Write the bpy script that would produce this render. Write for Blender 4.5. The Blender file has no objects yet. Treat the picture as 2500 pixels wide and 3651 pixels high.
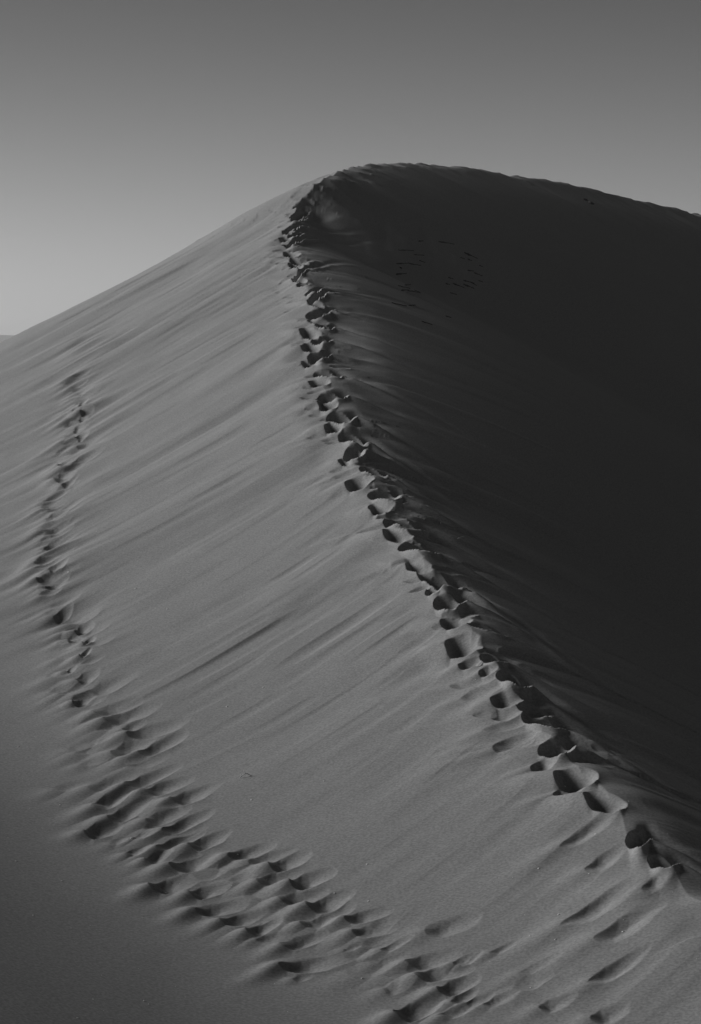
import bpy, math
import numpy as np

# ------------------------------------------------------------------ camera, sky, sun
IMG_W, IMG_H, FPX, HOR = 2500.0, 3651.0, 8620.0, 1250.0     # photo size, focal length and horizon row in photo pixels
scene = bpy.context.scene
cam_data = bpy.data.cameras.new("camera")
cam = bpy.data.objects.new("camera", cam_data)
scene.collection.objects.link(cam)
cam_data.sensor_fit = 'VERTICAL'
cam_data.sensor_height = 36.0
cam_data.lens = FPX / IMG_H * 36.0
cam_data.shift_y = -(IMG_H / 2 - HOR) / IMG_H
cam_data.clip_start = 0.1
cam_data.clip_end = 20000
cam.location = (0, 0, 0)
cam.rotation_euler = (math.radians(90), 0, 0)
scene.camera = cam

SUN_DIR = np.array([-0.86, 0.42, 0.29]); SUN_DIR /= np.linalg.norm(SUN_DIR)
SUN_EL = math.asin(SUN_DIR[2]); SUN_AZ = math.atan2(SUN_DIR[0], SUN_DIR[1])   # azimuth from +Y towards +X
world = bpy.data.worlds.new("World"); scene.world = world; world.use_nodes = True
nt = world.node_tree; nt.nodes.clear()
sky = nt.nodes.new('ShaderNodeTexSky'); sky.sky_type = 'NISHITA'; sky.sun_disc = False
sky.sun_elevation = SUN_EL; sky.sun_rotation = SUN_AZ
sky.air_density = 1.0; sky.dust_density = 0.8; sky.ozone_density = 1.0
bw = nt.nodes.new('ShaderNodeRGBToBW')
bg = nt.nodes.new('ShaderNodeBackground'); bg.inputs['Strength'].default_value = 0.056
wo = nt.nodes.new('ShaderNodeOutputWorld')
# low desert haze: the sky brightens steadily towards the horizon all the way round
tcw = nt.nodes.new('ShaderNodeTexCoord'); sxyz = nt.nodes.new('ShaderNodeSeparateXYZ')
nt.links.new(tcw.outputs['Generated'], sxyz.inputs[0])
def wmath(op, a, b=None):
    n = nt.nodes.new('ShaderNodeMath'); n.operation = op
    for i, v in enumerate((a, b)):
        if v is None: continue
        if isinstance(v, (int, float)): n.inputs[i].default_value = v
        else: nt.links.new(v, n.inputs[i])
    return n.outputs[0]
el = wmath('MAXIMUM', sxyz.outputs['Z'], 0.0)
fade = wmath('ADD', wmath('MULTIPLY', wmath('EXPONENT', wmath('MULTIPLY', el, -1 / 0.08)), 1.65), 0.2)
nt.links.new(sky.outputs[0], bw.inputs[0])
nt.links.new(wmath('MULTIPLY', bw.outputs[0], fade), bg.inputs['Color'])
nt.links.new(bg.outputs[0], wo.inputs[0])

sun_data = bpy.data.lights.new("sun", 'SUN'); sun_data.energy = 3.8; sun_data.angle = math.radians(30)
sun_data.color = (1, 1, 1)
sun = bpy.data.objects.new("sun", sun_data); scene.collection.objects.link(sun)
from mathutils import Vector
sun.rotation_euler = Vector(SUN_DIR).to_track_quat('Z', 'Y').to_euler()
scene.view_settings.view_transform = 'Standard'; scene.view_settings.look = 'None'
scene.view_settings.exposure = 0.0; scene.view_settings.gamma = 1.0

rng = np.random.default_rng(11)

# ------------------------------------------------------------------ small numeric helpers
def XV(u, v): return (np.asarray(u, float) - IMG_W / 2) / FPX, (HOR - np.asarray(v, float)) / FPX
def sp(e, w): return w * np.logaddexp(0, e / w)
def sstep(a, b, x):
    t = np.clip((x - a) / (b - a), 0, 1); return t * t * (3 - 2 * t)
_tab = rng.random((256, 256)).astype(np.float32) * 2 - 1
def noise(x, y):
    xi = np.floor(x).astype(np.int32); yi = np.floor(y).astype(np.int32)
    fx = (x - xi).astype(np.float32); fy = (y - yi).astype(np.float32)
    fx = fx * fx * fx * (fx * (fx * 6 - 15) + 10); fy = fy * fy * fy * (fy * (fy * 6 - 15) + 10)
    x0 = xi & 255; x1 = (xi + 1) & 255; y0 = yi & 255; y1 = (yi + 1) & 255
    a = _tab[x0, y0] * (1 - fx) + _tab[x1, y0] * fx
    b = _tab[x0, y1] * (1 - fx) + _tab[x1, y1] * fx
    return a * (1 - fy) + b * fy

# ------------------------------------------------------------------ the big shapes of the dune
H0, PX, QY = 8.5, 0.36, 0.24
WIND = np.array([0.61, 0.79]); WIND /= np.linalg.norm(WIND)     # direction of the wind flutes in plan
CROSS = np.array([-WIND[1], WIND[0]])
def windward(x, y):
    z = -H0 + PX * x + QY * y
    e2 = -0.91 * (x + 3.3) - 0.41 * (y - 25.5)                   # toe flattening towards the lower left
    z = z + 0.36 * sp(e2, 2.2) + 0.50 * sp(e2 - 1.9, 0.6) - 0.48 * sp(e2 - 7.0, 1.5)
    e1 = -0.689 * (x + 0.9) + 0.725 * (y - 51.5)                 # rounded far shoulder
    z = z - 0.26 * sp(e1, 0.7) - 0.1 * sp(y - 64, 3.0)
    return z
def hit_windward(u, v):
    X, V = XV(u, v); lo = np.full(X.shape, 8.0); hi = np.full(X.shape, 50.0)
    for _ in range(50):
        m = (lo + hi) / 2; f = windward(X * m, m) - V * m
        lo = np.where(f < 0, m, lo); hi = np.where(f < 0, hi, m)
    return (lo + hi) / 2

crest_near = [(2500,3203),(2415,3115),(2342,3071),(2286,3033),(2223,2930),(2179,2854),(2103,2766),(2015,2685),(1953,2615),
 (1877,2540),(1795,2452),(1739,2377),(1698,2281),(1648,2211),(1598,2149),(1554,2086),(1503,2010),(1453,1929),(1403,1847),
 (1365,1778),(1327,1702),(1271,1627),(1233,1551),(1195,1470),(1170,1424),(1151,1367),(1139,1317),(1126,1273),(1126,1229),
 (1120,1185),(1120,1135),(1114,1091),(1104,1041),(1076,997),(1056,953),(1045,902),(1038,852),(1038,808),(1048,764),(1063,733)]
crest_far = [(1090,690,48.2),(1115,660,49.4),(1150,635,50.6),(1190,615,51.8),(1240,598,53),(1314,585,54.5),(1408,580,56),(1500,581,57.5),(1600,592,58.7),(1700,606,60),
 (1866,632,61.6),(1992,653,63),(2157,692,64.4),(2353,735,66),(2500,766,67.5),(2800,840,70),(3300,960,76),(4500,1200,90),(7000,1500,130)]
un = np.array(crest_near, float)
dn = hit_windward(un[:, 0], un[:, 1])
Xn, Vn = XV(un[:, 0], un[:, 1])
uf = np.array(crest_far, float); Xf, Vf = XV(uf[:, 0], uf[:, 1]); df = uf[:, 2]
df[0:3] = dn[-1] + (df[2] - dn[-1]) * np.array([0.3, 0.6, 1.0])
pre = np.array([(14, -8), (9, 2), (6, 8), (4.2, 12), (3.0, 14.5)], float)
pre = np.column_stack([pre, windward(pre[:, 0], pre[:, 1])])
C = np.vstack([pre, np.column_stack([Xn * dn, dn, Vn * dn]), np.column_stack([Xf * df, df, Vf * df])])
n_near = len(pre) + len(un)
seg = np.r_[0, np.cumsum(np.linalg.norm(np.diff(C[:, :2], axis=0), axis=1))]
S_SUM = seg[n_near - 1]
sd = np.arange(0, seg[-1], 0.06)
D = np.column_stack([np.interp(sd, seg, C[:, i]) for i in range(3)])
# smooth the polyline along its length
def smooth(a, n):
    k = np.hanning(n + 2)[1:-1]; k /= k.sum()
    return np.convolve(np.pad(a, (n // 2, n // 2), 'edge'), k, 'valid')
for i in range(3): D[:, i] = smooth(D[:, i], 17)
print('crest length', sd[-1], 'summit', S_SUM, 'y at s', [(round(float(a)), round(float(np.interp(a, sd, D[:, 1])))) for a in np.arange(10, 70, 5)])
_T = np.gradient(D[:, :2], axis=0); _T /= np.linalg.norm(_T, axis=1)[:, None] + 1e-9
_w = noise(sd / 0.42, sd * 0 + 2.5) * 0.75 + noise(sd / 0.85 + 40, sd * 0 + 8.5) * 0.6
_w = 0.10 * _w * sstep(17, 24, sd) * (1 - .45 * sstep(30, 38, D[:, 1])) * (1 - 0.75 * sstep(S_SUM, S_SUM + 3, sd))
_old = windward(D[:, 0], D[:, 1])
D[:, 0] += _T[:, 1] * _w; D[:, 1] += -_T[:, 0] * _w
D[:, 2] += np.where(sd < S_SUM, windward(D[:, 0], D[:, 1]) - _old, 0)
T = np.gradient(D[:, :2], axis=0); T /= np.linalg.norm(T, axis=1)[:, None] + 1e-9
CORR = D[:, 2] - windward(D[:, 0], D[:, 1])

def nearest_crest(x, y):
    """arc length, distance and side (+ lee) of the nearest crest point"""
    sh = x.shape; x = x.ravel().astype(np.float32); y = y.ravel().astype(np.float32)
    cd = D[::8, :2].astype(np.float32); idx = np.empty(x.size, np.int32)
    for i in range(0, x.size, 20000):
        dx = x[i:i+20000, None] - cd[None, :, 0]; dy = y[i:i+20000, None] - cd[None, :, 1]
        idx[i:i+20000] = np.argmin(dx * dx + dy * dy, axis=1)
    idx = idx * 8
    best = np.full(x.size, 1e9, np.float32); bi = idx.copy()
    for o in range(-8, 9):
        j = np.clip(idx + o, 0, len(D) - 1)
        d2 = (x - D[j, 0]) ** 2 + (y - D[j, 1]) ** 2
        m = d2 < best; best = np.where(m, d2, best); bi = np.where(m, j, bi)
    rx = x - D[bi, 0]; ry = y - D[bi, 1]
    al = rx * T[bi, 0] + ry * T[bi, 1]
    side = rx * T[bi, 1] - ry * T[bi, 0]
    s = sd[bi] + np.clip(al, -0.04, 0.04)
    dist = np.sqrt(best)
    near = dist < 1.0
    dist = np.where(near, np.maximum(np.abs(side), np.where(np.abs(al) > .1, dist, 0)), dist)
    return s.reshape(sh), dist.reshape(sh), (side > 0).reshape(sh)

K_LEE = 0.64
_dip = np.exp(-((sd - S_SUM - 0.3) / 2.6) ** 2)
BR = (0.21 + 0.24 * sstep(29, 37, D[:, 1]) * (1 - sstep(S_SUM - 7, S_SUM - 0.5, sd)) + 0.10 * sstep(S_SUM, S_SUM + 5, sd)) * (1 - 0.7 * _dip)
SH = 0.40 * (1 - 0.75 * _dip)
def phi(d, br, sh): return K_LEE * d - br * 2.9 * (1 - np.exp(-d / 2.9)) - sh * 0.26 * (1 - np.exp(-d / 0.26))
def lee_soft(x, y):
    """slip face: envelope of repose cones hanging from the crest"""
    sh = x.shape; x = x.ravel().astype(np.float32); y = y.ravel().astype(np.float32)
    cd = D[::12].astype(np.float32); br = BR[::12].astype(np.float32); shl = SH[::12].astype(np.float32); out = np.empty(x.size, np.float32); B = 6.0
    ds = float(12 * 0.06)
    for i in range(0, x.size, 20000):
        dx = x[i:i+20000, None] - cd[None, :, 0]; dy = y[i:i+20000, None] - cd[None, :, 1]
        f = cd[None, :, 2] - phi(np.sqrt(dx * dx + dy * dy), br[None], shl[None])
        m = f.max(axis=1)
        w = np.exp(B * (f - m[:, None])); out[i:i+20000] = (w * f).sum(axis=1) / w.sum(axis=1) + 0.5 / B
    return out.reshape(sh)

def base_height(x, y, want=False):
    s, dist, lee = nearest_crest(x, y)
    zc = np.interp(s, sd, D[:, 2]); co = np.interp(s, sd, CORR)
    zw = windward(x, y) + co * np.exp(-(dist / 3.0) ** 2)
    cap = zc - 0.10 * dist - 0.01 * dist ** 2 + 4.0 * (1 - sstep(S_SUM, S_SUM + 2.5, s))
    zw = np.minimum(zw, cap)
    zl = zc - phi(dist, np.interp(s, sd, BR), np.interp(s, sd, SH))
    L = lee
    m = L & (dist > 0.25)
    soft = zl.copy(); soft[m] = lee_soft(x[m], y[m])
    k = sstep(0.15, 1.1, dist)
    zl = zl * (1 - k) + soft * k
    z = np.where(lee, zl, zw)
    floor = -9.0
    z = floor + sp(z - floor, 0.8)
    z = z - 3.0 * sstep(110, 165, np.hypot(x, y))
    if want: return z, s, dist, lee
    return z

# ------------------------------------------------------------------ sampling grid (columns of constant x/y, rows of constant y)
NX, NY = 940, 1270
Xc = np.r_[-np.geomspace(2.2, 0.165, 34)[:-1], np.linspace(-0.16, 0.16, NX), np.geomspace(0.165, 2.2, 34)[1:]]
Yc = np.r_[np.linspace(-14, 2, 6), np.linspace(4, 12.9, 26), 1 / np.linspace(1 / 13.0, 1 / 72.0, NY), np.geomspace(73, 170, 36)]
GX, GY = np.meshgrid(Xc, Yc)
Px = GX * np.maximum(GY, 9.0); Py = GY.copy()
Z, S, DIST, LEE = base_height(Px, Py, True)
# soften the hollow of the slip face where the two arms of the crest meet
def box(a, n, ax):
    c = np.cumsum(np.pad(a, [(n + 1, n) if i == ax else (0, 0) for i in range(2)], 'edge'), axis=ax)
    m = 2 * n + 1
    return (c[m:] - c[:-m]) / m if ax == 0 else (c[:, m:] - c[:, :-m]) / m
bl_ = Z.copy()
for _ in range(3): bl_ = box(box(bl_, 16, 1), 7, 0)
kb = sstep(0.5, 1.8, DIST) * LEE * (Py > 20)
Z = Z * (1 - kb) + bl_ * kb
for _ in range(4): bl_ = box(box(np.where(LEE, Z, bl_), 30, 1), 9, 0)
kb = np.exp(-(((Px - .15) / 1.5) ** 2 + ((Py - 49.1) / 2.2) ** 2) ** 2) * sstep(0.3, 1.0, DIST) * LEE * 0.7
Z = Z * (1 - kb) + bl_ * kb
BASE = Z.copy()
print("base ok", Z.shape)

def grid_z(field, x, y):
    X = x / np.maximum(y, 9.0)
    i = np.interp(X, Xc, np.arange(len(Xc))); j = np.interp(y, Yc, np.arange(len(Yc)))
    i0 = np.clip(i.astype(int), 0, len(Xc) - 2); j0 = np.clip(j.astype(int), 0, len(Yc) - 2)
    fi = i - i0; fj = j - j0
    return (field[j0, i0] * (1 - fi) * (1 - fj) + field[j0, i0 + 1] * fi * (1 - fj) +
            field[j0 + 1, i0] * (1 - fi) * fj + field[j0 + 1, i0 + 1] * fi * fj)
YM = np.linspace(9.5, 70, 6000)
def pixel_to_ground(field, u, v):
    """first point of the surface seen through a photo pixel"""
    X, V = XV(u, v)
    zz = grid_z(field, X * YM, YM) - V * YM
    k = np.argmax(zz > 0)
    if k == 0: return None
    t = zz[k - 1] / (zz[k - 1] - zz[k]); yy = YM[k - 1] + t * (YM[k] - YM[k - 1])
    return np.array([X * yy, yy, V * yy])

# ------------------------------------------------------------------ wind flutes
A = Px * WIND[0] + Py * WIND[1]; Bc = Px * CROSS[0] + Py * CROSS[1]
Bw = Bc + 0.10 * noise(A * 0.35, Bc * 0.8) + 0.25 * noise(A * 0.11 + 7, Bc * 0.2)
wl = np.zeros_like(Z)
for lam, st, amp, off, rdg in ((2.6, 7, .034, 3, 0), (1.15, 6, .030, 17, 0), (.55, 5.5, .0125, 31, .1), (.28, 5.5, .0095, 53, .3), (.15, 6, .0046, 71, .3)):
    n = noise(Bw / lam + off, A / (lam * st) + off * 1.7)
    n = n * (1 - rdg) + rdg * (1 - 2.4 * np.abs(n))
    patch = 0.55 + 0.85 * sstep(-.6, .7, noise(Bw / (lam * 5) + off * 2, A / (lam * st * 2.5) + off))
    wl += amp * n * patch
PXu = Px / np.maximum(Py, 9) * FPX + IMG_W / 2                   # where things lie in the photo, for the wear masks
PXv = HOR - Z / np.maximum(Py, 9) * FPX
rough = 0.25 + 0.75 * sstep(-0.2, 0.5, noise(A * 0.12 + 5, Bc * 0.18 + 9))
upper = sstep(19, 26, Py)
near_crest = np.exp(-DIST / 2.2)
toe = sstep(-1.2, 1.6, -0.91 * (Px + 3.3) - 0.41 * (Py - 25.5))
ampw = (0.42 + 0.45 * upper * rough + 0.95 * near_crest) * (1 - 0.985 * toe)
mot = .0035 * noise(Px / .35, Py / .6) + .006 * noise(Px / .8 + 9, Py / 1.3)
Z = np.where(LEE, Z, Z + (wl * ampw + mot * (1 - .6 * toe)) * sstep(0.0, 0.5, DIST))
# slip face streaks run straight down from the crest
ll = np.zeros_like(Z)
jump = np.zeros_like(Z); jump[:-1] += np.abs(np.diff(S, axis=0)) > 0.7; jump[:, :-1] += np.abs(np.diff(S, axis=1)) > 0.7
jump *= (DIST > 0.8)
calm = 1 - np.clip(6 * box(box(np.minimum(jump, 1), 22, 1), 8, 0), 0, 1)
for _ in range(2): calm = box(box(calm, 10, 1), 4, 0)
Sw = S + 0.12 * noise(DIST * 0.5, S * 0.6)
for lam, st, amp, off in ((2.2, 9, .035, 5), (1.0, 7, .034, 23), (.5, 7, .027, 41), (.26, 7, .012, 61), (.15, 8, .004, 81)):
    ll += amp * noise(Sw / lam + off, DIST / (lam * st) + off * 1.3)
Z = np.where(LEE, Z + ll * calm * sstep(0.0, 0.4, DIST) * (0.08 + 1.25 * np.exp(-DIST / 1.9)), Z)

# ------------------------------------------------------------------ footprints
Q = 1 / 1.591
def crop(ox, oy, rows): return [(ox + a * Q, oy + b * Q, ox + c * Q, oy + d * Q, w * Q, k) for a, b, c, d, w, k in rows]
low_track = crop(0, 2700, [(705,170,1005,50,75,1),(800,205,1085,120,75,1),(955,255,1225,165,85,1),(525,293,760,180,80,.9),(608,365,850,250,85,1),
 (820,375,1070,290,75,.8),(915,435,1200,310,75,1),(468,440,680,400,80,.9),(750,475,920,420,42,.8),(880,530,1150,430,60,1),(1065,520,1305,430,80,1),
 (705,560,860,520,48,.7),(820,595,980,545,60,.9),(965,635,1270,560,90,1),(850,755,1130,690,90,1.1),(1070,790,1300,730,75,1),(1095,885,1400,830,75,1),
 (1250,945,1520,890,75,1)])
low_track += crop(700, 2700, [(275,1000,480,930,80,1.1),(165,570,440,500,75,1),(270,600,560,530,65,.8),(400,630,640,555,95,1.1),(335,715,600,665,70,1),
 (520,730,770,655,95,1.2),(465,820,750,770,75,1.1),(610,860,885,775,105,1.2),(590,955,830,890,80,1),(835,930,1090,870,72,1),(880,1005,1130,960,72,1),
 (480,1080,740,1010,72,1),(460,1200,850,1150,82,1.1),(1030,1100,1220,1030,50,.8),(1180,1180,1480,1120,90,1),(1235,1255,1560,1200,80,1.2),
 (1360,1340,1600,1260,90,1.2),(1120,1480,1400,1380,110,1.3)])
low_track += crop(700, 2700, [(930,1090,1130,1040,45,.6),(990,1185,1200,1120,70,.5),(1060,1330,1240,1270,80,.5),(1440,1400,1600,1330,60,.8),(540,1262,660,1238,40,.5),
 (330,1042,520,1010,40,.6),(1450,1182,1600,1125,60,.7),(830,1100,960,1060,40,.5)])
low_track += crop(1500, 2700, [(225,1182,350,1110,45,.7),(385,1118,560,1040,42,.7),(100,1482,330,1400,60,.9),(560,1242,800,1130,60,.4),(240,1420,420,1350,60,.7)])
mid_track = crop(0, 2000, [(770,1100,1060,970,75,1),(630,1095,870,1010,90,.8),(705,995,1050,900,75,1),(580,920,890,820,85,1.1),(525,870,800,790,70,.8),
 (410,820,530,770,60,1.2),(475,755,760,650,85,.9),(430,690,560,630,65,.9),(365,640,450,600,38,1),(450,560,520,510,42,1),(465,475,540,430,48,1.1),
 (365,445,500,410,52,1),(420,390,530,340,58,1.2),(300,320,410,250,62,1),(250,185,380,110,58,.9),(205,140,370,100,52,1),(260,90,380,20,66,1.2),
 (690,960,830,910,50,.6),(640,1145,860,1110,42,.6),(500,1300,800,1190,90,.6)])
far_track = crop(0, 1200, [(185,1310,350,1240,46,.9),(235,1220,390,1130,62,.9),(250,1140,420,1060,52,.8),(260,1050,390,990,52,.8),(310,1000,470,920,48,.6),
 (225,975,400,930,40,.7),(350,850,430,810,46,1),(295,820,430,770,52,1.2),(320,745,440,700,46,1.1),(380,740,580,640,42,1),(430,615,600,580,36,.8),
 (425,580,500,540,42,1),(410,530,480,490,48,.9),(440,465,500,440,26,.8),(440,435,530,405,32,1),(400,425,450,400,24,.9),(440,385,500,345,38,.9),(440,335,490,310,20,.7)])
soft_prints = crop(700, 2700, [(1280,1000,1600,900,100,.9)]) + crop(1500, 2700, [(810,970,1250,700,110,1),(990,1065,1370,850,130,1),(950,1300,1280,1120,90,1.1),
 (665,1440,880,1370,70,1.1),(960,1500,1180,1430,90,1.1),(345,1415,560,1340,60,.9),(930,640,1160,510,100,.8),(790,520,1130,290,90,.9),(1250,770,1440,650,80,.7)])
crest_w = crop(1500, 2100, [(110,190,290,160,95,1.1),(135,330,350,280,140,1.1),(745,1080,1005,1045,150,1.2),(920,1200,1170,1210,120,1.1),(400,650,600,580,100,.9),
 (215,440,370,380,75,.8),(330,485,440,440,62,.7),(400,910,680,800,80,.6),(620,1020,800,940,80,.7),(755,1170,960,1110,72,.8),(390,720,575,690,72,.6)])
crest_w += crop(900, 1300, [(320,115,450,85,48,1),(370,235,490,215,70,1.1),(405,375,535,340,65,1),(490,550,615,525,52,.8),(525,685,690,630,90,1.1),
 (660,820,810,780,80,1),(740,965,925,960,80,1),(860,1130,1030,1130,75,1)])
crest_w += crop(900, 500, [(165,530,245,505,32,.9),(150,575,230,545,32,.9),(175,605,270,580,26,.7),(170,650,275,635,36,.9),(220,790,315,785,36,.9),
 (250,825,340,800,32,.8),(305,925,415,920,38,.9),(305,1030,450,1010,34,.9),(270,1095,390,1085,66,1),(275,1180,400,1150,60,1),(275,1280,400,1250,46,1),
 (205,690,325,680,36,.9),(205,715,300,705,36,1)])
crest_l = crop(1500, 2100, [(70,30,290,85,65,1.1),(340,370,530,425,72,1),(430,480,660,565,82,1.1),(540,650,780,710,62,.9),(575,700,890,825,95,1.1),(660,850,910,910,105,1.2),
 (1165,1400,1320,1430,110,1.1),(1290,1520,1510,1590,80,.9)])
crest_l += crop(900, 1300, [(340,20,540,85,58,1),(365,150,570,200,58,1),(420,270,630,330,66,1.1),(490,385,705,465,66,1.1),(515,480,665,500,66,1.1),(610,560,805,625,62,1),
 (655,690,890,755,76,1.1),(740,850,1030,935,72,1.1),(825,1000,1100,1085,72,1.1),(940,1150,1225,1280,92,1),(980,1250,1110,1270,38,.8),(1020,1300,1240,1360,78,1.1)])
crest_l += crop(900, 500, [(340,260,420,255,26,1),(300,300,400,290,32,1),(275,335,370,325,42,1.1),(230,380,335,370,42,1.1),(205,425,330,405,42,1.1),(215,455,320,440,36,1),
 (185,500,300,480,36,1.1),(200,530,310,530,26,.8),(190,580,310,560,26,.9),(230,750,320,740,32,1),(300,850,415,850,36,1),(310,885,440,890,36,1),
 (300,965,480,980,56,1.2),(360,1030,485,1065,42,1.1),(330,1110,480,1150,46,1),(310,1205,470,1230,62,1.1)])

# the narrow left trail and the crest are churned into small wind-smeared scallops
track = np.array([pixel_to_ground(BASE, u, v)[:2] for u, v in [(315,1190),(300,1260),(280,1330),(290,1430),(285,1540),(240,1640),(215,1700),(225,1800),(190,1900),(180,1990),(195,2080),
 (235,2170),(285,2250),(300,2330),(270,2420),(280,2500),(370,2570),(450,2640)]])
tk = np.vstack([np.column_stack([np.interp(np.linspace(0, 1, 12), [0, 1], track[i:i + 2, k]) for k in (0, 1)]) for i in range(len(track) - 1)])
wm_ = (Px / np.maximum(Py, 9) < -0.05) & (Py > 22) & (Py < 50) & (Px / np.maximum(Py, 9) > -.17)
td = np.full(Z.shape, 9.0)
td[wm_] = np.sqrt(((Px[wm_][:, None] - tk[None, :, 0]) ** 2 + (Py[wm_][:, None] - tk[None, :, 1]) ** 2).min(axis=1))
sc1 = noise(Bw / .30 + 5, A / 1.1 + 3) * .6 + noise(Bw / .16 + 15, A / .7 + 13) * .3 + noise(Bw / .55 + 25, A / 2.2 + 23) * .6
Z = Z + 0.040 * sc1 * (np.exp(-(td / .45) ** 2) + .26 * np.exp(-(td / 1.3) ** 2)) * sstep(22, 26, Py) * (1 - sstep(-.10, -.055, Px / np.maximum(Py, 9)))
sc2 = noise(S / .28 + 5, DIST / .5 + 3) * .6 + noise(S / .5 + 35, DIST / .9 + 3) * .6
Z = Z + 0.026 * (1 - .6 * sstep(28, 38, Py)) * sc2 * np.exp(-(DIST / .45) ** 2) * sstep(17, 24, S) * (1 - .7 * sstep(S_SUM, S_SUM + 4, S))
PIT = np.zeros_like(Z); BERM = np.zeros_like(Z); PID = np.full(Z.shape, -1, np.int32); PRAD = np.full(Z.shape, 9.0, np.float32)
prints = []
def carve(rows, kind):
    for (u0, v0, u1, v1, wpx, k) in rows:
        uc, vc = (u0 + u1) / 2, (v0 + v1) / 2
        hit = pixel_to_ground(BASE, uc, vc)
        if hit is None: continue
        X, V = XV(uc, vc); d = hit[1]
        e = 0.15
        if kind == 'L':
            s, dist, lee = nearest_crest(np.array([hit[0]]), np.array([hit[1]]))
            j = int(np.clip(s[0] / 0.06, 3, len(D) - 4)); t = T[j]; nrm = np.array([t[1], -t[0]])
            dz = (D[j + 3, 2] - D[j - 3, 2]) / np.linalg.norm(D[j + 3, :2] - D[j - 3, :2])
            g = dz * t - 0.20 * nrm
        else:
            g = np.array([(windward(hit[0] + e, d) - windward(hit[0] - e, d)) / (2 * e), (windward(hit[0], d + e) - windward(hit[0], d - e)) / (2 * e)])
        graze = max(g[0] * X + g[1] - V, 0.12)
        def step(du, dv):
            dX, dV = du / FPX, -dv / FPX
            dd = d * (dV - g[0] * dX) / graze
            return np.array([dd * X + d * dX, dd])
        stamp(hit, step((u1 - u0) / 2, (v1 - v0) / 2), step(0, -wpx / 2), k, kind, uc, vc)
def stamp(hit, a, b, k, kind, uc, vc, clear=True):
        d = hit[1]
        a = a * min(1, 0.55 / np.linalg.norm(a)) if kind in 'LC' else a; b = b * min(1, 0.42 / np.linalg.norm(b))
        M = np.linalg.inv(np.column_stack([a, b]))
        R = (6.5 if kind == 'L' else 3.6) * max(np.linalg.norm(a), np.linalg.norm(b))
        jj = np.searchsorted(Yc, [hit[1] - R, hit[1] + R]); ii = np.searchsorted(Xc, [(hit[0] - R) / d * 1.02 - .01, (hit[0] + R) / d * 1.02 + .01])
        sl = (slice(max(jj[0], 0), jj[1]), slice(max(ii[0], 0), ii[1]))
        rx = Px[sl] - hit[0]; ry = Py[sl] - hit[1]
        uu = M[0, 0] * rx + M[0, 1] * ry; vv = M[1, 0] * rx + M[1, 1] * ry
        wob = 0.10 * noise(uu * 1.3 + uc, vv * 1.3 + vc)
        uu = uu + wob; vv = vv - wob
        bl = np.linalg.norm(b)
        if kind in 'WS':
            depth = k * min(0.046, 0.20 * bl + 0.010)
            low = vv + 0.22 * (1 - np.clip(uu, -1, 1) ** 2)                 # belly of the scoop hangs below its axis
            hw = np.where(uu < -0.35, np.clip((uu + 1.0) / 0.65, 0, None) ** 0.6, 1.0) * np.where(uu > 0.2, np.sqrt(np.clip(1 - ((uu - .2) / 1.0) ** 2, 0.0, None)), 1)
            hw = np.clip(hw, 0.02, 1)
            r = np.abs(low) / hw
            along = np.clip((uu + 1.0) / 0.95, 0, 1) ** 0.9 * np.clip((1.2 - uu) / 1.6, 0, 1) ** 1.1
            wall = np.where(low < 0, np.clip(1 - r ** 2, 0, 1), np.clip(1 - r ** 2 / 1.3, 0, 1) ** 1.8)
            pit = np.where((uu > -1.0) & (uu < 1.15), along * wall, 0)
            if kind == 'S': pit = np.where((uu > -1.0) & (uu < 1.15), along * np.clip(1 - r ** 2 / 1.4, 0, 1) ** 2, 0)
            rad = np.where((uu > -1.0) & (uu < 0.85), r ** 2, 9)
            ends = sstep(-1.15, -.6, uu) * (1 - sstep(.2, 1.1, uu))
            lip = 0.20 * depth * ends * np.where(low < 0, np.where(r < 1, r ** 4, np.exp(-(r - 1) / 0.45)), 0)
            if kind == 'S': lip = lip * 0.3
            # drifted tail of sand trailing from the tip
            tx = rx + a[0]; ty = ry + a[1]; La = np.linalg.norm(a)
            e_ = 0.15; X_, V_ = XV(uc, vc)
            gx_ = (windward(hit[0] + e_, d) - windward(hit[0] - e_, d)) / (2 * e_); gy_ = (windward(hit[0], d + e_) - windward(hit[0], d - e_)) / (2 * e_)
            mm = np.clip((0.62 - gx_) / max(gy_ - V_ + .62 * X_, .1), .5, 2.4)     # local run of the wind over the slope
            w_ = np.array([1, mm]) / math.hypot(1, mm); c_ = np.array([-w_[1], w_[0]])
            al = -(tx * w_[0] + ty * w_[1]) / La; ac = (tx * c_[0] + ty * c_[1]) / (0.78 * abs(b @ c_) + 0.03)
            tl = np.where(al > 0, np.exp(-(al / 1.25) ** 2), np.exp(-(al / 0.45) ** 2)) * np.exp(-(ac + 0.2 * np.sin(uc)) ** 2)
            berm = np.maximum(lip, 0.92 * depth * tl * (0.6 if kind == 'S' else 1))
        else:
            depth = k * min(0.17, 0.45 * bl + 0.03) if kind == 'L' else k * min(0.10, 0.30 * bl + 0.02)
            low = vv + 0.15 * (1 - np.clip(uu, -1, 1) ** 2)
            uc1 = np.clip(uu, -1, 1)
            hw = np.where(uc1 < 0, np.sqrt(1 - uc1 ** 2), 1 - np.abs(uc1) ** 1.9 if kind == 'L' else np.sqrt(1 - uc1 ** 2))
            hw = np.clip(hw, 0.02, 1)
            r = np.abs(low) / hw
            body = np.clip((hw ** 2 - low ** 2), 0, 1)
            body = np.where(low < 0, body, body ** 1.5 / np.maximum(hw, .02))
            along = 0.85 - 0.45 * uc1
            pit = np.where(np.abs(uu) < 1, along * body, 0); wall = body
            rad = np.where(np.abs(uu) < 0.97, r ** 2, 9)
            ends = sstep(-1.0, -.2, uu) * (1 - sstep(.9, 1.5, uu))
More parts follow.
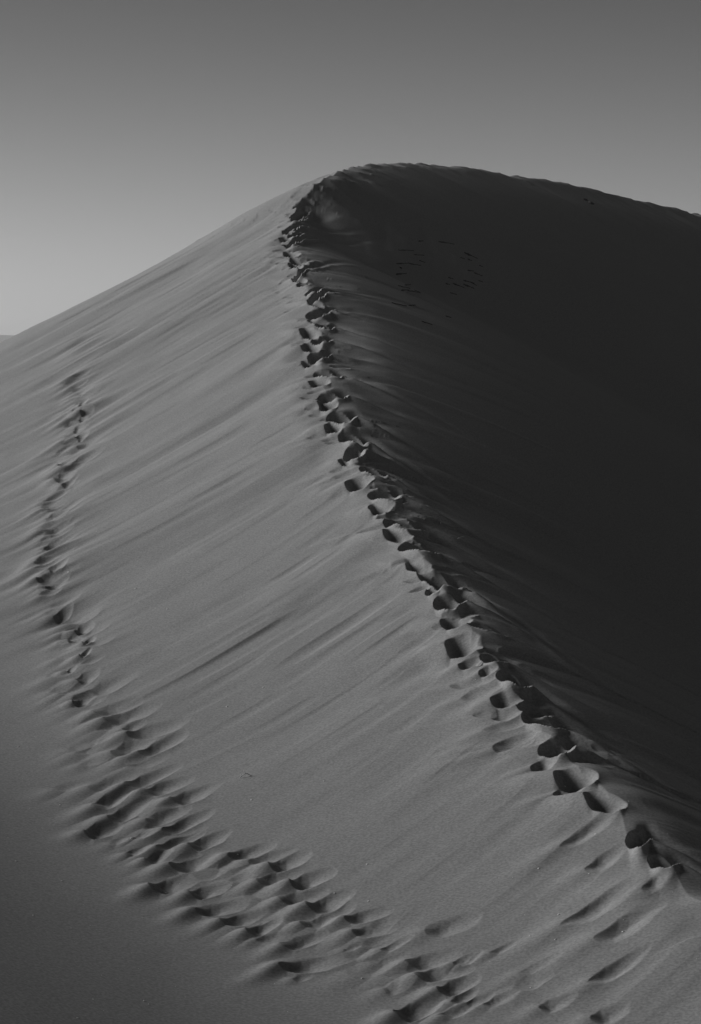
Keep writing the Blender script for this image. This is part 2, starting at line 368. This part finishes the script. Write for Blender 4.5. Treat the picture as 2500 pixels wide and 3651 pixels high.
            lip = 0.34 * depth * ends * np.where(low < 0, np.where(r < 1, r ** 4, np.exp(-(r - 1) / 0.5)), 0)
            tip = 0.30 * depth * np.where(uu < 1, np.exp(-((uu - 1) / .35) ** 2), np.exp(-(uu - 1) / .5)) * np.exp(-((vv + .1) / .5) ** 2)
            lip = np.maximum(lip, tip)
            # trough and thin ridge trailing down the slip face
            fl_len = np.where(uu > 0.6, np.exp(-(uu - 0.6) / 2.4), np.exp(-((uu - 0.6) / 0.5) ** 2))
            fl_len = fl_len * (0.35 if vc < 790 else 1.0)
            tr = fl_len * np.exp(-((vv - 0.60 + 0.16 * uu + 0.16 * np.maximum(uu - .8, 0)) / 0.50) ** 2)
            rg = fl_len * np.exp(-((vv + 0.30 + 0.16 * uu + 0.16 * np.maximum(uu - .8, 0)) / 0.42) ** 2)
            berm = np.maximum(lip, 0.34 * depth * rg)
            pit = np.maximum(pit, 0.60 * tr)
            if kind == 'C':
                pit = np.where(np.abs(uu) < 1, (0.85 - 0.35 * uc1) * body, 0)
                tl = np.where(uu < -1.0, np.exp(-((uu + 1.0) / 1.7) ** 2), np.exp(-((uu + 1.0) / 0.4) ** 2)) * np.exp(-((vv + 0.1) / 0.7) ** 2)
                berm = np.maximum(0.6 * lip, 0.5 * depth * tl)
        PIT[sl] = np.maximum(PIT[sl], depth * pit)
        BERM[sl] = np.maximum(BERM[sl], berm)
        if not clear: return
        better = (rad < 1.0) & (rad < PRAD[sl])
        PRAD[sl] = np.where(better, rad, PRAD[sl]); PID[sl] = np.where(better, len(prints), PID[sl])
        prints.append((uc, vc, kind))
carve(low_track, 'W'); carve(mid_track, 'W'); carve(far_track, 'W'); carve(soft_prints, 'S')
carve(crest_w, 'C'); carve(crest_l, 'L')
# smaller half-filled prints crowd in between the clear ones
r2 = np.random.default_rng(77)
sc_ = 29.5
while sc_ < S_SUM - 0.3:
    j = int(sc_ / 0.06); t = _T[j]; nrm = np.array([t[1], -t[0]]); off = r2.uniform(-.24, .34); c = D[j, :2] + nrm * off
    px_ = c[1] / FPX
    stamp(np.array([c[0], c[1], D[j, 2]]), nrm * r2.uniform(.16, .27) - t * r2.uniform(-.02, .10), t * r2.uniform(.09, .15), r2.uniform(.35, .65), 'L' if off > .02 else 'C', 900 + sc_ * 9, 1500 + sc_ * 5, False)
    sc_ += r2.uniform(.20, .42)
def scatter(line, step, spread, size, kk):
    pts = np.array([pixel_to_ground(BASE, u, v)[:2] for u, v in line]); sg = np.r_[0, np.cumsum(np.linalg.norm(np.diff(pts, axis=0), axis=1))]
    q = 0.0
    while q < sg[-1]:
        c = np.array([np.interp(q, sg, pts[:, 0]), np.interp(q, sg, pts[:, 1])]) + r2.uniform(-1, 1, 2) * spread
        h = np.array([c[0], c[1], float(grid_z(BASE, c[:1], c[1:2])[0])])
        uu_, vv_2 = c[0] / c[1] * FPX + IMG_W / 2, HOR - h[2] / c[1] * FPX
        L_ = size * r2.uniform(.75, 1.3)
        stamp(h, WIND * L_ + CROSS * r2.uniform(-.04, .02), CROSS * L_ * r2.uniform(.36, .52) + np.array([0, L_ * .15]), r2.uniform(*kk), 'W', uu_, vv_2, False)
        q += r2.uniform(.6, 1.4) * step
scatter([(280,1340),(290,1430),(285,1540),(240,1640),(215,1700),(225,1800),(190,1900),(180,1990),(195,2080),(235,2170),(285,2250),(300,2330),(270,2420),(280,2500)], .30, .16, .20, (.45, .9))
scatter([(300,2500),(400,2600),(430,2720),(380,2800),(480,2900),(600,2990),(760,3080),(900,3160),(1040,3230),(1200,3320),(1380,3400),(1540,3480),(1700,3580)], .26, .38, .19, (.3, .6))
# the trampled crest goes on over the summit and along the far ridge
sc_ = S_SUM + 0.6
while sc_ < S_SUM + 26:
    j = int(sc_ / 0.06); t = T[j]; nrm = np.array([t[1], -t[0]])
    off = rng.uniform(-0.05, 0.30); c = D[j, :2] + nrm * off
    aa = nrm * rng.uniform(.4, .8) - t * rng.uniform(0, .15); bb = t * rng.uniform(.25, .45)
    stamp(np.array([c[0], c[1], D[j, 2]]), aa, bb, rng.uniform(.2, .46), 'L', sc_ * 7.3, sc_ * 3.1)
    sc_ += rng.uniform(.35, 1.1)
Z = Z - PIT + BERM

pc_ = pixel_to_ground(BASE, 1560, 970)
Z = Z + 0.016 * (noise(Px / .22 + 3, Py / .55) + .6 * noise(Px / .5 + 13, Py / .9)) * np.exp(-(((Px - pc_[0]) / 1.5) ** 2 + ((Py - pc_[1]) / 2.6) ** 2)) * LEE
# ------------------------------------------------------------------ broken crust high on the slip face: small scarps in a darker tone than the sand
DARKEN = np.zeros(Z.shape, np.float32)  # darkening amount per vertex, zero everywhere
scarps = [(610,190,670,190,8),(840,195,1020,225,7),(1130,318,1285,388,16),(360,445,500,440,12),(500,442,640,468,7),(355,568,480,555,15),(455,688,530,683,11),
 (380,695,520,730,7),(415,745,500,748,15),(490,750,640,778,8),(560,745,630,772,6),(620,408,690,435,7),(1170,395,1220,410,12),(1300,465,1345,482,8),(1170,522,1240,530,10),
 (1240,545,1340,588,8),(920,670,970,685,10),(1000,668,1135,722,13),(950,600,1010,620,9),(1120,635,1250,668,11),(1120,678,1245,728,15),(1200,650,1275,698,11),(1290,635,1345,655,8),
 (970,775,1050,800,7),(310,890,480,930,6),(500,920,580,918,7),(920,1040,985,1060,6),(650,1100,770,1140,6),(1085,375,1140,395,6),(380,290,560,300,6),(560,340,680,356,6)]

# ------------------------------------------------------------------ mesh pieces with shared smooth normals
dXr = np.empty(Z.shape + (3,), np.float32)
P3 = np.stack([Px, Py, Z], axis=-1)
du_ = np.gradient(P3, axis=1); dv_ = np.gradient(P3, axis=0)
NRM = np.cross(du_, dv_); NRM /= np.linalg.norm(NRM, axis=-1)[..., None] + 1e-12
NRM = np.where(NRM[..., 2:3] < 0, -NRM, NRM)

def sand_material():
    m = bpy.data.materials.new("dune_sand"); m.use_nodes = True
    t = m.node_tree; b = t.nodes['Principled BSDF']
    tc = t.nodes.new('ShaderNodeTexCoord')
    n1 = t.nodes.new('ShaderNodeTexNoise'); n1.inputs['Scale'].default_value = 48; n1.inputs['Detail'].default_value = 3
    n2 = t.nodes.new('ShaderNodeTexNoise'); n2.inputs['Scale'].default_value = 0.5; n2.inputs['Detail'].default_value = 4
    for n in (n1, n2): t.links.new(tc.outputs['Object'], n.inputs['Vector'])
    r1 = t.nodes.new('ShaderNodeMapRange'); r1.inputs['From Min'].default_value = 0.25; r1.inputs['From Max'].default_value = 0.75; r1.inputs['To Min'].default_value = 0.74; r1.inputs['To Max'].default_value = 1.26
    r2 = t.nodes.new('ShaderNodeMapRange'); r2.inputs['To Min'].default_value = 0.94; r2.inputs['To Max'].default_value = 1.06
    t.links.new(n1.outputs[0], r1.inputs[0]); t.links.new(n2.outputs[0], r2.inputs[0])
    mu = t.nodes.new('ShaderNodeMath'); mu.operation = 'MULTIPLY'; t.links.new(r1.outputs[0], mu.inputs[0]); t.links.new(r2.outputs[0], mu.inputs[1])
    mv = t.nodes.new('ShaderNodeMath'); mv.operation = 'MULTIPLY'; mv.inputs[1].default_value = 0.30; t.links.new(mu.outputs[0], mv.inputs[0])
    at = t.nodes.new('ShaderNodeAttribute'); at.attribute_name = 'darken'  # mixes the sand towards a darker value
    mx = t.nodes.new('ShaderNodeMix'); mx.data_type = 'FLOAT'
    t.links.new(at.outputs['Fac'], mx.inputs[0]); t.links.new(mv.outputs[0], mx.inputs[2]); mx.inputs[3].default_value = 0.06
    t.links.new(mx.outputs[0], b.inputs['Base Color'])
    b.inputs['Roughness'].default_value = 0.95
    b.inputs['Specular IOR Level'].default_value = 0.15
    bp = t.nodes.new('ShaderNodeBump'); bp.inputs['Strength'].default_value = 0.15; bp.inputs['Distance'].default_value = 0.006
    t.links.new(n1.outputs[0], bp.inputs['Height']); t.links.new(bp.outputs[0], b.inputs['Normal'])
    return m
SAND = sand_material()

ny, nx = Z.shape
vid = np.arange(ny * nx).reshape(ny, nx)
faces = np.stack([vid[:-1, :-1], vid[:-1, 1:], vid[1:, 1:], vid[1:, :-1]], -1).reshape(-1, 4)
fl = np.where(LEE, 1, 0)
far_side = (~LEE) & (S > S_SUM + 1.0)
fl = np.where(far_side, 2, fl)
fl = np.where(PID >= 0, PID + 10, fl)
flab = fl[:-1, :-1].reshape(-1)
co_all = P3.reshape(-1, 3).astype(np.float32); n_all = NRM.reshape(-1, 3).astype(np.float32); d_all = DARKEN.reshape(-1)

def piece(name, fsel, parent):
    f = faces[fsel]; used, inv = np.unique(f, return_inverse=True)
    me = bpy.data.meshes.new(name); nf = len(f)
    me.vertices.add(len(used)); me.vertices.foreach_set('co', co_all[used].ravel())
    me.loops.add(nf * 4); me.loops.foreach_set('vertex_index', inv.astype(np.int32).ravel())
    me.polygons.add(nf); me.polygons.foreach_set('loop_start', np.arange(0, nf * 4, 4, dtype=np.int32))
    me.update(calc_edges=True)
    me.polygons.foreach_set('use_smooth', np.ones(nf, bool))
    a = me.attributes.new('darken', 'FLOAT', 'POINT'); a.data.foreach_set('value', d_all[used])
    me.normals_split_custom_set_from_vertices(n_all[used])
    me.materials.append(SAND)
    o = bpy.data.objects.new(name, me); scene.collection.objects.link(o)
    if parent: o.parent = parent
    return o
dune = bpy.data.objects.new('sand_dune', None); scene.collection.objects.link(dune)
dune['kind'] = 'structure'
dune['label'] = 'tall wind-fluted sand dune with a sharp trampled crest and dark slip face'
order = np.argsort(flab, kind='stable'); labs, start = np.unique(flab[order], return_index=True)
ends = np.r_[start[1:], len(order)]
for lb, s0, s1 in zip(labs, start, ends):
    nm = {0: 'windward_slope', 1: 'slip_face', 2: 'back_slope'}.get(int(lb), 'footprint')
    piece(nm, order[s0:s1], dune)
SCARP = None
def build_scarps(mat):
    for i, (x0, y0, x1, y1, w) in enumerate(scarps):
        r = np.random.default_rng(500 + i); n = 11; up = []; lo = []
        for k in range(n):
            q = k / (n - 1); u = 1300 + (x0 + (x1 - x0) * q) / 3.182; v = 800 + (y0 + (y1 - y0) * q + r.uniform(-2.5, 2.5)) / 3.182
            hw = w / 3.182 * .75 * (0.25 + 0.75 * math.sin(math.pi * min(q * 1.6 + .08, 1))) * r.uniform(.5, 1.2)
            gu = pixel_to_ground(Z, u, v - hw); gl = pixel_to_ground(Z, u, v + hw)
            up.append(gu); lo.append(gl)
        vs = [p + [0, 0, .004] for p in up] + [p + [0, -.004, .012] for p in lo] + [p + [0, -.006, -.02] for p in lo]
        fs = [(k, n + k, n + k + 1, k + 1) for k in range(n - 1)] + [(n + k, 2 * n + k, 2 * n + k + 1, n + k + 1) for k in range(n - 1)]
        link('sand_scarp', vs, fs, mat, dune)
print("dune ok", len(prints), "prints")

# ------------------------------------------------------------------ helpers for the small things
def material(name, val, rough=0.85, spread=0.25, scale=300):
    m = bpy.data.materials.new(name); m.use_nodes = True; t = m.node_tree; b = t.nodes['Principled BSDF']
    n = t.nodes.new('ShaderNodeTexNoise'); n.inputs['Scale'].default_value = scale; n.inputs['Detail'].default_value = 4
    tc = t.nodes.new('ShaderNodeTexCoord'); t.links.new(tc.outputs['Object'], n.inputs['Vector'])
    r = t.nodes.new('ShaderNodeMapRange'); r.inputs['To Min'].default_value = val * (1 - spread); r.inputs['To Max'].default_value = min(val * (1 + spread), 0.95)
    t.links.new(n.outputs[0], r.inputs[0]); t.links.new(r.outputs[0], b.inputs['Base Color'])
    b.inputs['Roughness'].default_value = rough; b.inputs['Specular IOR Level'].default_value = 0.2
    return m
DRY = material('dry_wood', 0.75); STRAW = material('dry_straw', 0.5); PALE = material('pale_stone', 0.85, 0.7, 0.08)
DARK = material('dark_stone', 0.07); CLOD = material('damp_sand', 0.10)
def link(name, verts, fcs, mat, parent=None, smooth_=True):
    me = bpy.data.meshes.new(name); me.from_pydata([tuple(map(float, v)) for v in verts], [], fcs); me.update()
    if smooth_: me.polygons.foreach_set('use_smooth', [True] * len(me.polygons))
    me.materials.append(mat); o = bpy.data.objects.new(name, me); scene.collection.objects.link(o)
    if parent: o.parent = parent
    return o
def tag(o, label, cat, group=None):
    o['label'] = label; o['category'] = cat
    if group: o['group'] = group
def empty(name, loc):
    o = bpy.data.objects.new(name, None); o.location = loc; scene.collection.objects.link(o); return o
def tube(name, pts, rad, mat, parent=None, n=7):
    pts = [np.array(p, float) for p in pts]; vs = []; fs = []
    for i, p in enumerate(pts):
        t = pts[min(i + 1, len(pts) - 1)] - pts[max(i - 1, 0)]; t /= np.linalg.norm(t)
        a = np.cross(t, [0.1, 1, 0.2]); a /= np.linalg.norm(a); b = np.cross(t, a)
        for k in range(n):
            w = 2 * math.pi * k / n; vs.append(p + rad[i] * (1 + .12 * math.sin(3 * w + i)) * (math.cos(w) * a + math.sin(w) * b))
    for i in range(len(pts) - 1):
        for k in range(n): fs.append((i * n + k, i * n + (k + 1) % n, (i + 1) * n + (k + 1) % n, (i + 1) * n + k))
    fs.append(tuple(range(n))[::-1]); fs.append(tuple(range((len(pts) - 1) * n, len(pts) * n)))
    return link(name, vs, fs, mat, parent)
def pebble_mesh(seed, rx, ry, rz, nu=8, nv=5):
    r = np.random.default_rng(seed); vs = [(0, 0, rz)]; fs = []
    for i in range(1, nv):
        th = math.pi * i / nv
        for k in range(nu):
            ph = 2 * math.pi * (k + .5 * (i % 2)) / nu; j = r.uniform(.8, 1.15)
            vs.append((rx * math.sin(th) * math.cos(ph) * j, ry * math.sin(th) * math.sin(ph) * j, rz * math.cos(th) * j))
    vs.append((0, 0, -rz)); last = len(vs) - 1
    for k in range(nu):
        fs.append((0, 1 + k, 1 + (k + 1) % nu)); fs.append((last, 1 + (nv - 2) * nu + (k + 1) % nu, 1 + (nv - 2) * nu + k))
        for i in range(nv - 2):
            a = 1 + i * nu; b = a + nu; fs.append((a + k, b + k, b + (k + 1) % nu, a + (k + 1) % nu))
    return vs, fs
def ground_at(u, v): return pixel_to_ground(Z, u, v)
def z_at(x, y): return float(grid_z(Z, np.array([x]), np.array([y]))[0])

build_scarps(material('dark_scarp', 0.06, 0.9, 0.5, 40))  # scarp ribbons, much darker than the dune sand

# ------------------------------------------------------------------ forked twig lying on the windward slope
g0 = ground_at(873, 2770); px = g0[1] / FPX
tw = empty('twig', g0); tag(tw, 'small pale dry forked twig lying alone on smooth sand above the footprints', 'twig')
def tp(u, v, dy, lift=None):
    x = (u - 873) * px; p = np.array([x, dy, 0.0])
    zg = z_at(g0[0] + x, g0[1] + dy) - g0[2]
    p[2] = zg + 0.003 if lift is None else zg + lift
    return p
J = tp(875, 2759, 0.0, 0.026); Bq = tp(855, 2770, -0.012); Cq = tp(891, 2770, 0.015)
tube('stem', [Bq, (Bq * .7 + J * .3) + [0, 0, .003], (Bq * .3 + J * .7) + [0, 0, .002], J, (J + Cq) / 2 + [0, .004, .004], Cq], [.0022, .003, .0034, .0042, .0042, .0036], DRY, tw)
tube('branch', [J, J + [-.006, .004, .012], J + [-.012, .006, .024]], [.0036, .003, .0022], DRY, tw)
B2 = Bq * .85 + J * .15
tube('branch', [B2, B2 + [.002, .0, .010], B2 + [.005, -.002, .024]], [.003, .0028, .002], DRY, tw)

g1 = ground_at(1632, 1921); q1 = g1[1] / FPX
st = [g1, g1 + [8 * q1, .01, .012], g1 + [17 * q1, .015, .022], g1 + [26 * q1, .02, .024]]
tag(tube('grass_stem', st, [.004, .0035, .003, .002], STRAW), 'thin pale bent grass stem lying on the dark slip face', 'grass stem')

def stone(name, u, v, size_px, mat, seed, label, cat, flat=.65, group=None):
    g = ground_at(u, v)
    if g is None: return
    r = size_px / 2 / FPX * g[1]
    vs, fs = pebble_mesh(seed, r * 1.1, r, r * flat)
    sx = (z_at(g[0] + .06, g[1]) - z_at(g[0] - .06, g[1])) / .12; sy = (z_at(g[0], g[1] + .06) - z_at(g[0], g[1] - .06)) / .12
    cs, sn = math.cos(seed), math.sin(seed)
    vs = [(a * cs - b * sn, a * sn + b * cs, c) for a, b, c in vs]; vs = [(a, b, c + sx * a + sy * b) for a, b, c in vs]
    o = link(name, vs, fs, mat); o.location = (g[0], g[1], z_at(g[0], g[1]) + r * flat * 0.55)
    tag(o, label, cat, group)
stone('stone', 1430, 957, 10, DARK, 3, 'small dark rounded stone among the broken crust on slip face', 'stone')
stone('sand_clod', 2087, 714, 18, CLOD, 5, 'dark clod of sand below far ridge, left one of two', 'clod', .5)
stone('sand_clod', 2109, 727, 22, CLOD, 8, 'dark clod of sand below far ridge, right one of two', 'clod', .5)
pebbles = [(2015,2804,'beside the crest just below the big bowl-shaped footprint'),(2123,2974,'on the bright flank below the crest near right edge'),
 (1921,3097,'on open sand left of the long soft hollow'),(2101,3115,'at the foot of the soft hollow beside crest'),(1991,3261,'just above the long dark hollow at lower right'),
 (1889,3337,'left of a pair in the lower right corner'),(1980,3350,'right of a pair in the lower right corner'),(2221,3322,'inside the long soft hollow at lower right'),
 (1892,3522,'near bottom edge between the last hollows'),(1309,3082,'on smooth sand above the lower footprint trail'),(1193,3185,'at the upper rim of a deep trail footprint'),
 (1314,3213,'on smooth sand above the end of lower trail'),(1291,3489,'on bare sand below the lower trail near bottom'),(1155,2785,'on smooth sand well right of the forked twig'),
 (897,2852,'on smooth sand just below the forked twig'),(848,3047,'on the floor of a trail footprint below twig'),(214,2870,'on the drifted tails left of the trail'),
 (58,3071,'alone at the left edge below the trail'),(221,3141,'on dark bare sand below the trail, left'),(119,3264,'on dark bare sand near the left edge'),
 (468,2989,'in the middle of the trampled left trail'),(592,3184,'on the rim of a wide trail footprint'),(277,3630,'at the very bottom of the dark hollow'),
 (332,3563,'on dark sand close to the bottom edge, left'),(515,3569,'upper of two close together near bottom edge'),(531,3581,'lower of two close together near bottom edge'),
 (483,2099,'on fluted slope right of the narrow left trail'),(245,2040,'beside a dark footprint of the narrow left trail'),(939,2451,'on the open slope above the forked twig'),
 (809,2520,'on the open slope right of the trail bend'),(66,2662,'on flutes at the left edge beside trail'),(597,2171,'on the fluted slope at middle left')]
for i, (u, v, t) in enumerate(pebbles):
    stone('pebble', u, v, 5.6 + 2.0 * ((i * 7) % 5) / 4, PALE, 20 + i, 'tiny pale pebble ' + t, 'pebble', .38, 'pale pebbles strewn over the slope')
# the countless finer pale grains
vs_all = []; fs_all = []
for i in range(420):
    u = rng.uniform(0, 2500); v = rng.uniform(1300, 3640)
    g = ground_at(u, v)
    if g is None: continue
    s_, d_, l_ = nearest_crest(g[:1], g[1:2])
    if l_[0] and rng.random() < .7: continue
    r = rng.uniform(.9, 1.8) / FPX * min(g[1], 24)
    vs, fs = pebble_mesh(200 + i, r, r, r * .8, 5, 3); o = len(vs_all)
    sx = float(windward(g[0] + .1, g[1]) - windward(g[0] - .1, g[1])) / .2; sy = float(windward(g[0], g[1] + .1) - windward(g[0], g[1] - .1)) / .2
    vs_all += [(a + g[0], b + g[1], c * .5 + sx * a + sy * b + g[2] + r * .3) for a, b, c in vs]; fs_all += [tuple(o + k for k in f) for f in fs]
gr = link('pale_grains', vs_all, fs_all, PALE); gr['kind'] = 'stuff'; gr['label'] = 'scattered fine pale grains on the sand'

# ------------------------------------------------------------------ what lies beyond
n = 96
fv = [(0, 300, -10.6)] + [(4200 * math.cos(2 * math.pi * k / n), 300 + 4200 * math.sin(2 * math.pi * k / n), -10.6) for k in range(n)]
fl_ = link('desert_floor', fv, [(0, 1 + k, 1 + (k + 1) % n) for k in range(n)], SAND, None, False); fl_['kind'] = 'structure'
gx, gy = np.meshgrid(np.linspace(-1900, 700, 120), np.linspace(2250, 3250, 40))
ridge = 2800 + 120 * np.sin(gx / 380.)
top = 31.0 * np.exp(-((gx + 640) / 560) ** 2) + 5.0 * np.exp(-((gx + 330) / 190) ** 2) + 1.6 * noise(gx / 110, gx * 0 + 3)
dd_ = gy - ridge
hz = np.maximum(top, 0) * np.where(dd_ < 0, np.clip(1 + dd_ / 420, 0, 1) ** 1.2, np.clip(1 - dd_ / 260, 0, 1)) - 11.0
vv_ = np.stack([gx, gy, hz], -1).reshape(-1, 3); idn = np.arange(gx.size).reshape(gx.shape)
ff = np.stack([idn[:-1, :-1], idn[:-1, 1:], idn[1:, 1:], idn[1:, :-1]], -1).reshape(-1, 4).tolist()
fd = link('distant_dune', vv_, ff, SAND); fd['kind'] = 'structure'; fd['label'] = 'faint low dune far off at the left horizon'

# dry haze in the air between the near dune and the far one
hx0, hx1, hy0, hy1, hz0, hz1 = -4400, 4400, -4100, 4700, -12.6, 27.0
hv = [(x, y, z) for z in (hz0, hz1) for y in (hy0, hy1) for x in (hx0, hx1)]
hf = [(0, 2, 3, 1), (4, 5, 7, 6), (0, 1, 5, 4), (2, 6, 7, 3), (0, 4, 6, 2), (1, 3, 7, 5)]
hm = bpy.data.materials.new('haze'); hm.use_nodes = True; ht = hm.node_tree; ht.nodes.clear()
pv = ht.nodes.new('ShaderNodeVolumePrincipled'); pv.inputs['Color'].default_value = (.9, .9, .9, 1); pv.inputs['Density'].default_value = 0.00028
pv.inputs['Anisotropy'].default_value = 0.3
mo = ht.nodes.new('ShaderNodeOutputMaterial'); ht.links.new(pv.outputs[0], mo.inputs['Volume'])
hz_ = link('haze', hv, hf, hm, None, False); hz_['kind'] = 'stuff'; hz_['label'] = 'thin dry haze in the air over the desert'
